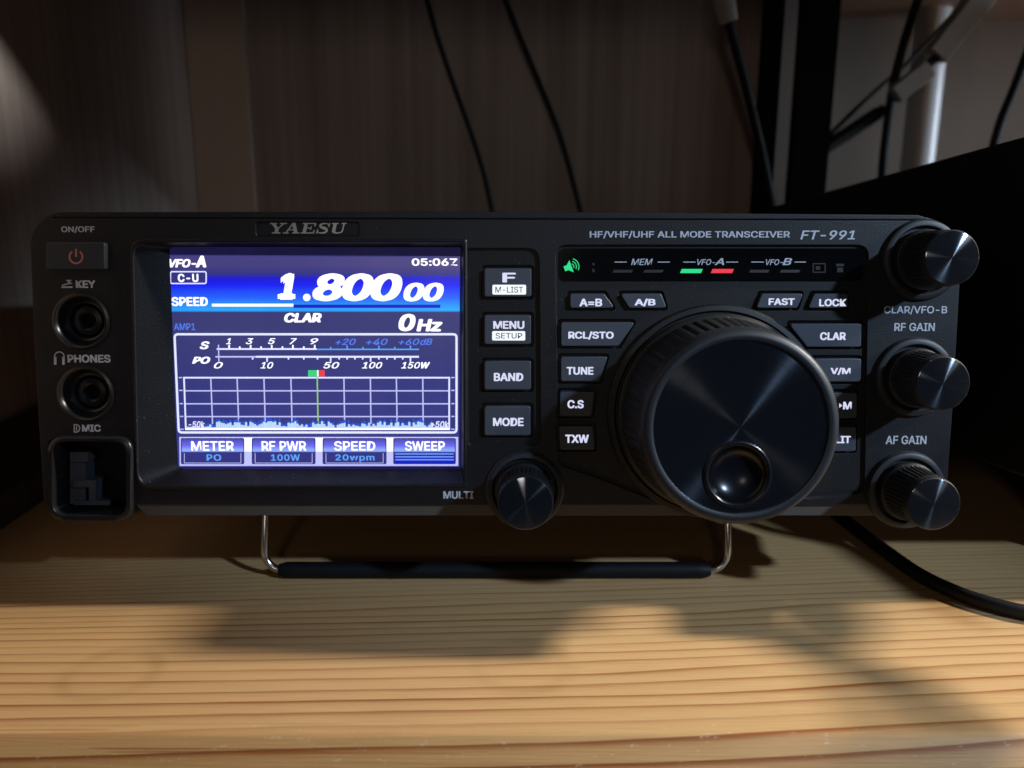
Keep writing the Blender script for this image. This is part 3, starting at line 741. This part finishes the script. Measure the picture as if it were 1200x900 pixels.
lr = sheets('red_indicator', [para(833, 860, 315.2, 320, MAT['led_red'])], win); lr['label'] = 'lit red bar lamp'
# speaker sign
def rot(pts, c, a):
    a = math.radians(a); return [(c[0] + (x - c[0]) * math.cos(a) - (y - c[1]) * math.sin(a), c[1] + (x - c[0]) * math.sin(a) + (y - c[1]) * math.cos(a)) for x, y in pts]
c0 = (667, 313)
sh = [poly(rot([(661, 310), (665, 310), (670, 305.5), (670, 320.5), (665, 316), (661, 316)], c0, -20), PYW, MAT['led_green'])]
for r in (3.5, 6.5, 9.5): sh.append(stroke(arc(669, 312.5, r, -25, 75, 8), 1.0, PYW, MAT['led_green']))
sheets('speaker_indicator', sh, win)

# ---- printed lettering on the face
FY = -0.04
P = MAT['print']
sh = [text('ON/OFF', (71.7, 265, 111, 273), FY, P, 0, 0.02), text('KEY', (88.7, 328.6, 111.7, 337.4), FY, P, 0, 0.03), text('PHONES', (79, 415.6, 129.5, 425), FY, P, 0, 0.03),
      text('MIC', (96, 497.6, 118, 506), FY, P, 0, 0.03), text('HF/VHF/UHF ALL MODE TRANSCEIVER', (691, 270.6, 925.7, 279.4), FY, P, 0, 0.018), text('FT-991', (938, 270, 1002, 280.6), FY, P, 0.2, 0.014),
      text('CLAR/VFO-B', (1036, 358.4, 1110, 368.4), FY, P, 0, 0.012), text('RF GAIN', (1048, 378.4, 1095.5, 388), FY, P, 0, 0.015), text('AF GAIN', (1038, 510.6, 1085.7, 520.6), FY, P, 0, 0.015),
      text('MULTI', (519.5, 575.6, 555, 584.6), FY, P, 0, 0.025)]
# morse key, headphone and microphone signs
sh += [rect((72, 335.6, 85, 337.4), FY, P), poly([(72.5, 333.8), (79, 331.8), (84.5, 331.2), (84.5, 332.6), (79, 333.4), (72.5, 335)], FY, P), rect((79.6, 329, 82, 333), FY, P), rect((77.6, 328, 83.6, 329.4), FY, P)]
sh += [stroke(arc(69.5, 418, 5.6, -10, 190, 14), 1.3, FY, P), rect((63.2, 418, 66.2, 427.4), FY, P), rect((72.8, 418, 75.8, 427.4), FY, P)]
sh += [stroke([(86.6, 497.6)] + arc(89, 502, 4.4, 90, -90, 10) + [(86.6, 506.4)], 1.3, FY, P), stroke([(87, 497.4), (87, 506.6)], 1.5, FY, P), stroke([(89.6, 499.4), (89.6, 504.6)], 1.2, FY, P)]
sheets('face_lettering', sh, radio)

# ---- maker's badge: slab-serif italic capitals drawn from strokes
def badge():
    y = 0.46; bm = bmesh.new()
    prism(bm, rounded(FP([(301.5, 261), (420, 261), (420, 276.2), (301.5, 276.2)], y), .7), y, 0.495)
    bo = part('badge', bm, MAT['panel'])
    GL = {  # unit boxes, y up: thick stems, thin hairlines, slab serifs
     'Y': [[(0, .9), (.42, .9), (.42, 1), (0, 1)], [(.58, .9), (1, .9), (1, 1), (.58, 1)], [(.10, .92), (.32, .92), (.58, .45), (.40, .42)], [(.74, .92), (.86, .92), (.58, .45), (.48, .40)], [(.39, .05), (.6, .05), (.6, .48), (.39, .48)], [(.25, 0), (.74, 0), (.74, .1), (.25, .1)]],
     'A': [[(0, 0), (.34, 0), (.34, .1), (0, .1)], [(.56, 0), (1, 0), (1, .1), (.56, .1)], [(.13, .05), (.23, .05), (.54, .96), (.44, 1)], [(.40, 1), (.62, 1), (.90, .05), (.67, .05)], [(.27, .3), (.72, .3), (.70, .39), (.30, .39)]],
     'E': [[(0, 0), (1, 0), (1, .1), (0, .1)], [(0, .9), (.98, .9), (.98, 1), (0, 1)], [(.13, .05), (.38, .05), (.38, .95), (.13, .95)], [(.35, .46), (.72, .46), (.72, .55), (.35, .55)], [(.64, .34), (.72, .34), (.72, .67), (.64, .67)], [(.9, .05), (1, .05), (1, .34), (.9, .28)], [(.88, .72), (.98, .66), (.98, .95), (.88, .95)]],
     'U': [[(0, .9), (.46, .9), (.46, 1), (0, 1)], [(.66, .9), (1, .9), (1, 1), (.66, 1)], [(.12, .3), (.35, .3), (.35, .95), (.12, .95)], [(.78, .3), (.88, .3), (.88, .95), (.78, .95)],
           [(.12, .3), (.15, .14), (.26, .03), (.5, -.02), (.74, .03), (.85, .14), (.88, .3), (.78, .3), (.74, .18), (.65, .11), (.52, .09), (.42, .12), (.37, .19), (.35, .3)]],
    }
    sh = []; yy = y - .04
    X = {'Y': (315, 335), 'A': (333, 352), 'E': (353.5, 369.5), 'S': (371.5, 386), 'U': (387.5, 405)}
    for ch, (a, b_) in X.items():
        def q(p): return (a + p[0] * (b_ - a) + (p[1] - .5) * 3.0, 273.6 - p[1] * 12.4)
        if ch == 'S':
            S_ = [(.93, .74), (.84, .88), (.66, .95), (.45, .95), (.27, .88), (.2, .75), (.27, .63), (.46, .55), (.66, .47), (.82, .37), (.84, .22), (.72, .09), (.5, .04), (.28, .06), (.12, .16), (.05, .3)]
            wd = [1, 1.1, 1.3, 1.5, 2, 2.6, 3, 3.4, 3.4, 3, 2.6, 2, 1.5, 1.3, 1.1, 1]
            pts = [q(p) for p in S_]; Lp, Rp = [], []
            for i, p in enumerate(pts):
                d = (Vector(pts[min(i + 1, 15)]) - Vector(pts[max(i - 1, 0)])).normalized(); nrm = Vector((-d.y, d.x)) * wd[i] * .5
                Lp.append(Vector(p) + nrm); Rp.append(Vector(p) - nrm)
            for i in range(15): sh.append(poly([Lp[i], Lp[i + 1], Rp[i + 1], Rp[i]], yy, MAT['badge']))
            sh.append(poly([q(p) for p in ((.86, .62), (.96, .62), (.98, 1), (.88, 1))], yy - .01, MAT['badge'])); sh.append(poly([q(p) for p in ((.02, 0), (.12, 0), (.14, .38), (.04, .38))], yy - .01, MAT['badge']))
        else:
            for i, g in enumerate(GL[ch]): sh.append(poly([q(p) for p in g], yy - .004 * i, MAT['badge']))
    sheets('badge_letters', sh, bo)
badge()

# ---- jacks
for c in (KEYJ, PHOJ):
    bm = bmesh.new()
    lathe(bm, c[0], c[1], [(7.1, 0.2), (7.0, -.45), (6.5, -.6), (6.1, -.3), (5.7, .6), (5.2, 2.2), (5.0, 2.6), (4.4, 2.9), (4.2, 3.4), (4.1, 6.6)], 56)
    j = part('jack', bm, MAT['jack'], smooth=35)
    bm = bmesh.new()
    lathe(bm, c[0], c[1], [(4.05, 6.4), (3.9, 3.6), (3.6, 3.1), (2.4, 2.9), (1.9, 3.2), (1.75, 6.5)], 48); part('socket_bush', bm, MAT['jack'], j, smooth=35)
    bm = bmesh.new(); lathe(bm, c[0], c[1], [(0, 6.2), (4.2, 6.2)], 32); part('bore', bm, MAT['hole'], j)

# ---- microphone socket: proud rounded frame round a deep opening
bm = bmesh.new()
MY = -1.3
o_f = rounded(FP([(54, 511.5), (155, 511.5), (154.5, 612), (54.5, 612)], MY), 4.2, 6)
i_f = rounded(FP([(61.5, 518), (147.5, 518), (147, 604), (61.8, 604)], MY), 3.4, 6)
i_b = rounded(FP([(63.5, 520), (146, 520), (145.5, 602), (63.8, 602)], MY), 2.6, 6)
def shrink(P, k):
    cx = sum(p[0] for p in P) / len(P); cz = sum(p[1] for p in P) / len(P); return [(cx + (x - cx) * k, cz + (z - cz) * k) for x, z in P]
rings = [(o_f, 12), (o_f, MY + .9), (shrink(o_f, .985), MY + .3), (shrink(o_f, .955), MY), (shrink(i_f, 1.02), MY), (i_f, MY + .5), (i_b, 2.5), (shrink(i_b, .93), 9.5)]
R_ = [[bm.verts.new(fo((x, y, z))) for x, z in P_] for P_, y in rings]
for A, B in zip(R_, R_[1:]):
    n = len(A)
    for i in range(n): bm.faces.new((A[i], A[(i + 1) % n], B[(i + 1) % n], B[i]))
bm.faces.new(R_[-1])
ms = part('microphone_socket', bm, MAT['jack'], smooth=40)
bm = bmesh.new()
def bx_px(x0, y0, x1, y1, ya, yb):
    a = FP([(x0, y0), (x1, y0), (x1, y1), (x0, y1)], ya); prism(bm, a, ya, yb)
bx_px(82, 541, 100, 590, 4.0, 9); bx_px(82, 530, 103, 541, 3.2, 9); bx_px(86, 563, 112, 571, 3.0, 9); bx_px(104, 571, 112, 588, 3.4, 9); bx_px(86, 587, 128, 592, 3.0, 9)
part('contact_block', bm, plastic('dark_grey_contact_carrier', (0.06, 0.065, 0.08), 0.3), ms)

# ---- knobs
def small_knob(face_px, D, rim=6.25, boss_y=-1.6, face_mat='brushed_small'):
    k = bpy.data.objects.new('control_knob', None); COL.objects.link(k); k.parent = radio
    cx, cz = F(face_px[0], face_px[1], -D)
    bm = bmesh.new()
    lathe(bm, cx, cz, [(9.9, 1.0), (9.9, -.6), (9.5, boss_y + .2), (9.1, boss_y), (8.3, boss_y), (8.0, boss_y + .4), (7.7, boss_y + 1.4), (0, boss_y + 1.4)], 64)
    part('knob_collar', bm, MAT['ring'], k, smooth=35)
    bm = bmesh.new()
    lathe(bm, cx, cz, [(7.3, -.8), (7.4, -2.2), (7.25, -3.0), (6.9, -3.4), (6.85, -3.9, .0), (6.8, -4.1, .28), (rim + .25, -D + 2.6, .28), (rim + .25, -D + 2.4, 0), (rim + .1, -D + .5), (rim - .05, -D + .2), (rim - .2, -D + .05)], 120)
    part('knob_body', bm, MAT['knob'], k, smooth=30)
    bm = bmesh.new()
    lathe(bm, cx, cz, [(rim - .2, -D + .05), (rim - .35, -D), (0, -D)], 72); part('knob_face', bm, MAT[face_mat], k, smooth=30)
    return k
small_knob((1116, 302), 15); small_knob((1105.5, 449.5), 15); small_knob((1094.8, 591), 15)
small_knob((616, 590), 14, 6.5, -1.2, 'brushed')

k = bpy.data.objects.new('tuning_dial', None); COL.objects.link(k); k.parent = radio
D = 24.0; cx, cz = F(868.5, 501.5, -D)
bm = bmesh.new(); lathe(bm, cx, cz, [(27.0, 3), (27.0, -.3), (26.6, -.8), (25.4, -1.0), (25.0, -.4), (0, -.4)], 96); part('dial_collar', bm, MAT['recess'], k, smooth=35)
bm = bmesh.new()
n = 180
lathe(bm, cx, cz, [(24.1, -.4), (24.7, -1.6), (24.7, -3.4), (24.2, -4.0), (23.8, -4.2), (23.8, -4.6, .35), (22.4, -19.0, .35), (22.4, -19.5), (22.25, -21.5)], n)
part('rubber_grip', bm, MAT['knob'], k, smooth=25)
bm = bmesh.new()
lathe(bm, cx, cz, [(22.25, -21.4), (22.2, -22.6), (21.8, -23.5), (21.2, -24.1), (20.2, -24.3), (19.6, -24.05), (19.4, -23.4)], 128)
part('dial_rim', bm, MAT['ring'], k, smooth=40)
# face as a dished ring with a hole for the finger cup
fy = -23.45
fc = F(864.5, 556.5, fy - .3)
def face_disc():
    """flat disc with an off-centre hole for the finger cup"""
    bm = bmesh.new(); n = 160; A, B = [], []
    for i in range(n):
        a = 2 * math.pi * i / n; dx, dz = math.cos(a), math.sin(a); ox, oz = fc[0] - cx, fc[1] - cz
        q = ox * dx + oz * dz; t = -q + math.sqrt(q * q - ox * ox - oz * oz + 19.45 ** 2)
        A.append(bm.verts.new(fo((fc[0] + dx * 7.5, fy, fc[1] + dz * 7.5)))); B.append(bm.verts.new(fo((fc[0] + dx * t, fy, fc[1] + dz * t))))
    for i in range(n): bm.faces.new((A[i], A[(i + 1) % n], B[(i + 1) % n], B[i]))
    return bm
part('dial_face', face_disc(), MAT['brushed'], k, smooth=20)
bm = bmesh.new()
lathe(bm, fc[0], fc[1], [(7.75, fy + .3), (7.7, fy - .3), (7.4, fy - .55), (6.9, fy - .55), (6.6, fy - .3), (6.4, fy + .2), (6.0, fy + .8), (5.2, fy + 1.5), (4.2, fy + 2.1), (2.8, fy + 2.6), (1.4, fy + 2.85), (0, fy + 2.95)], 72)
part('finger_cup', bm, MAT['cup'], k, smooth=60)

# ================================================================== OTHER THINGS
# black equipment case beside the radio, tilted up like it
BOXT = math.radians(6.4)
bm = bmesh.new(); box(bm, (0, 0, 0), (240, 260, 89)); bevel_all(bm, 1.2, 3)
eq = bpy.data.objects.new('equipment_case', None); COL.objects.link(eq)
eq.location = Vector((134, 2, 33.0)) * MM; eq.rotation_euler = (-BOXT, 0, 0)
tag(eq, 'plain matt black equipment case standing close beside the radio', 'equipment case')
link_mesh('case_shell', bm, MAT['box'], eq)
for (x, y) in ((40, 30), (200, 30), (40, 230), (200, 230)):
    bm = bmesh.new()
    zg = lambda yy: (0.05 - 33.0 + yy * math.sin(BOXT)) / math.cos(BOXT)
    pts = [(x + 8 * math.cos(2 * math.pi * i / 20), y + 8 * math.sin(2 * math.pi * i / 20)) for i in range(20)]
    lo = [bm.verts.new((a, b, zg(b))) for a, b in pts]; hi = [bm.verts.new((a, b, 0.4)) for a, b in pts]
    bm.faces.new(lo); bm.faces.new(hi)
    for i in range(20): bm.faces.new((lo[i], lo[(i + 1) % 20], hi[(i + 1) % 20], hi[i]))
    link_mesh('foot', bm, MAT['sleeve'], eq)
for (py_, pz) in ((60, 40), (58, 22), (150, 40)):
    bm = bmesh.new()
    v = [(-.6, py_ + 2.2 * math.cos(a), pz + 2.2 * math.sin(a)) for a in [2 * math.pi * i / 16 for i in range(16)]]
    A = [bm.verts.new(p) for p in v]; B = [bm.verts.new((0.5, p[1], p[2])) for p in v]; bm.faces.new(A)
    for i in range(16): bm.faces.new((A[i], A[(i + 1) % 16], B[(i + 1) % 16], B[i]))
    link_mesh('screw', bm, MAT['metal_dark'], eq)

def cable(name, pts, r, label, per=10, n=10, mat='cable', group=None):
    bm = bmesh.new(); tube(bm, spline(pts, per), r, n)
    o = link_mesh(name, bm, MAT[mat], smooth=60)
    tag(o, label, 'cable', group); return o
mc = cable('microphone_cord', [Vector((141, 2.5, 63)), Vector((144, -8, 61)), Vector((150, -18, 60)), Vector((161, -25, 60)), Vector((169, -30, 60)), Vector((173, -42, 60)), Vector((178, -62, 58)), Vector((190, -80, 70)), Vector((196, -60, 84)), Vector((184, -36, 78)), Vector((172, -24, 70)), Vector((168, -14, 66))], 2.7, 'black cord looping in front of the matt black equipment case')
bm = bmesh.new(); tube(bm, [(166, 2.2, 64), (166.5, -4, 64.6), (167, -10, 65.2), (168, -15, 66), (169, -18, 67)], [7, 7, 6.6, 4.5, 2.6], 18); link_mesh('plug', bm, MAT['cable'], mc, smooth=40)
r = 1.95
cable('power_cable', [T(940, 570, r), T(985, 606, r), T(1030, 640, r), T(1075, 672, r), T(1120, 694, r), T(1165, 709, r), T(1215, 720, r), T(1290, 728, r)], r, 'thick black cable lying on the pine table, coming from under the radio', n=14)
G = 'thin cables hanging behind the radio'
cable('hanging_cable', [W(488, -40, 240), W(500, 0, 242), W(513, 45, 244), W(530, 95, 246), W(550, 150, 247), W(566, 200, 248), W(577, 250, 249), W(590, 330, 249)], 1.35, 'thin black cable down the dark back board, nearer the brown post', group=G)
cable('hanging_cable', [W(575, -40, 240), W(592, 0, 242), W(612, 50, 244), W(635, 105, 246), W(655, 155, 247), W(670, 205, 248), W(681, 250, 249), W(695, 330, 249)], 1.45, 'thin black cable down the middle of the dark back board', group=G)
c3 = cable('plug_cable', [W(854, 24, 225), W(862, 55, 228), W(874, 100, 232), W(886, 150, 238), W(896, 195, 244), W(905, 245, 246), W(912, 300, 246)], 2.3, 'black cable hanging from a pale grey plug beside the dark upright board')
bm = bmesh.new(); tube(bm, [W(843, -30, 224), W(850, 10, 224.5), W(854, 26, 225)], [5, 5, 4.4], 14); link_mesh('plug', bm, MAT['pale_strip'], c3, smooth=40)
cable('slanting_cable', [W(1145, -30, 330), W(1128, 2, 330), W(1100, 35, 330), W(1062, 75, 330), W(1020, 112, 328), W(975, 155, 325), W(935, 195, 320), W(900, 225, 318)], 1.3, 'thin black wire slanting across the beige wall above the black case')
c5 = cable('connector_lead', [W(1036, 128, 322), W(1010, 145, 322), W(975, 168, 321), W(945, 188, 320), W(915, 210, 318)], [4.2] * 3 + [4.0] * 30 + [3.4] * 8, 'short thick black plug lead slanting down behind the black case') if False else None
bm = bmesh.new(); sp5 = spline([W(1036, 128, 322), W(1010, 145, 322), W(975, 168, 321), W(945, 188, 320), W(915, 210, 318)], 10)
tube(bm, sp5, [4.0 if i > 2 else 3.2 for i in range(len(sp5))], 12)
tag(link_mesh('connector_lead', bm, MAT['cable'], smooth=60), 'thick black lead slanting down towards the black upright board', 'cable')
cable('upright_cable', [W(1092, -40, 318), W(1076, 0, 318), W(1058, 55, 318), W(1047, 100, 318), W(1040, 145, 318), W(1035, 190, 318), W(1032, 240, 318)], 2.6, 'black cable running up the beige wall beside the white pipe')
cable('corner_cable', [W(1225, 10, 300), W(1205, 60, 300), W(1188, 105, 300), W(1172, 145, 300), W(1160, 190, 300), W(1150, 240, 300)], 2.6, 'black cable at the far edge of the beige wall, rising from the black case')
# two pale nylon connectors on a short black lead
def oriented_box(name, p0, p1, wd, dp, mat, parent=None):
    p0, p1 = Vector(p0), Vector(p1); d = p1 - p0; L = d.length; d.normalize(); s = Vector((0, 1, 0)); u = d.cross(s).normalized()
    bm = bmesh.new(); V = []
    for a in (0, L):
        for su, sv in ((-1, -1), (1, -1), (1, 1), (-1, 1)): V.append(bm.verts.new(p0 + d * a + u * su * wd / 2 + s * sv * dp / 2))
    for f in ((0, 1, 2, 3), (4, 5, 6, 7), (0, 1, 5, 4), (1, 2, 6, 5), (2, 3, 7, 6), (3, 0, 4, 7)): bm.faces.new([V[i] for i in f])
    bevel_all(bm, 0.6, 2)
    return link_mesh(name, bm, mat, parent)
bm = bmesh.new(); tube(bm, spline([W(1070, 96, 312), W(1085, 78, 312), W(1100, 66, 312), W(1120, 45, 312)], 6), 2.6, 12)
lead = tag(link_mesh('plug_lead', bm, MAT['cable'], smooth=60), 'short black lead between two pale nylon plugs in front of the pipe', 'cable')
oriented_box('plug', W(1048, 112, 312), W(1088, 80, 312), 10, 8, MAT['pale_plug'], lead)
oriented_box('plug', W(1096, 66, 312), W(1160, -14, 312), 12.5, 9, MAT['pale_plug'], lead)
# white pipe
bm = bmesh.new()
pb_, pt_ = W(1078, 260, 380), W(1078, 260, 380)
xm = W(1090, 90, 380).x
tube(bm, [(xm, 385, -100), (xm, 385, 300), (xm, 385, 700)], 10.5, 24); tag(link_mesh('pipe', bm, MAT['pipe'], smooth=60), 'white upright pipe in front of the beige wall', 'pipe')
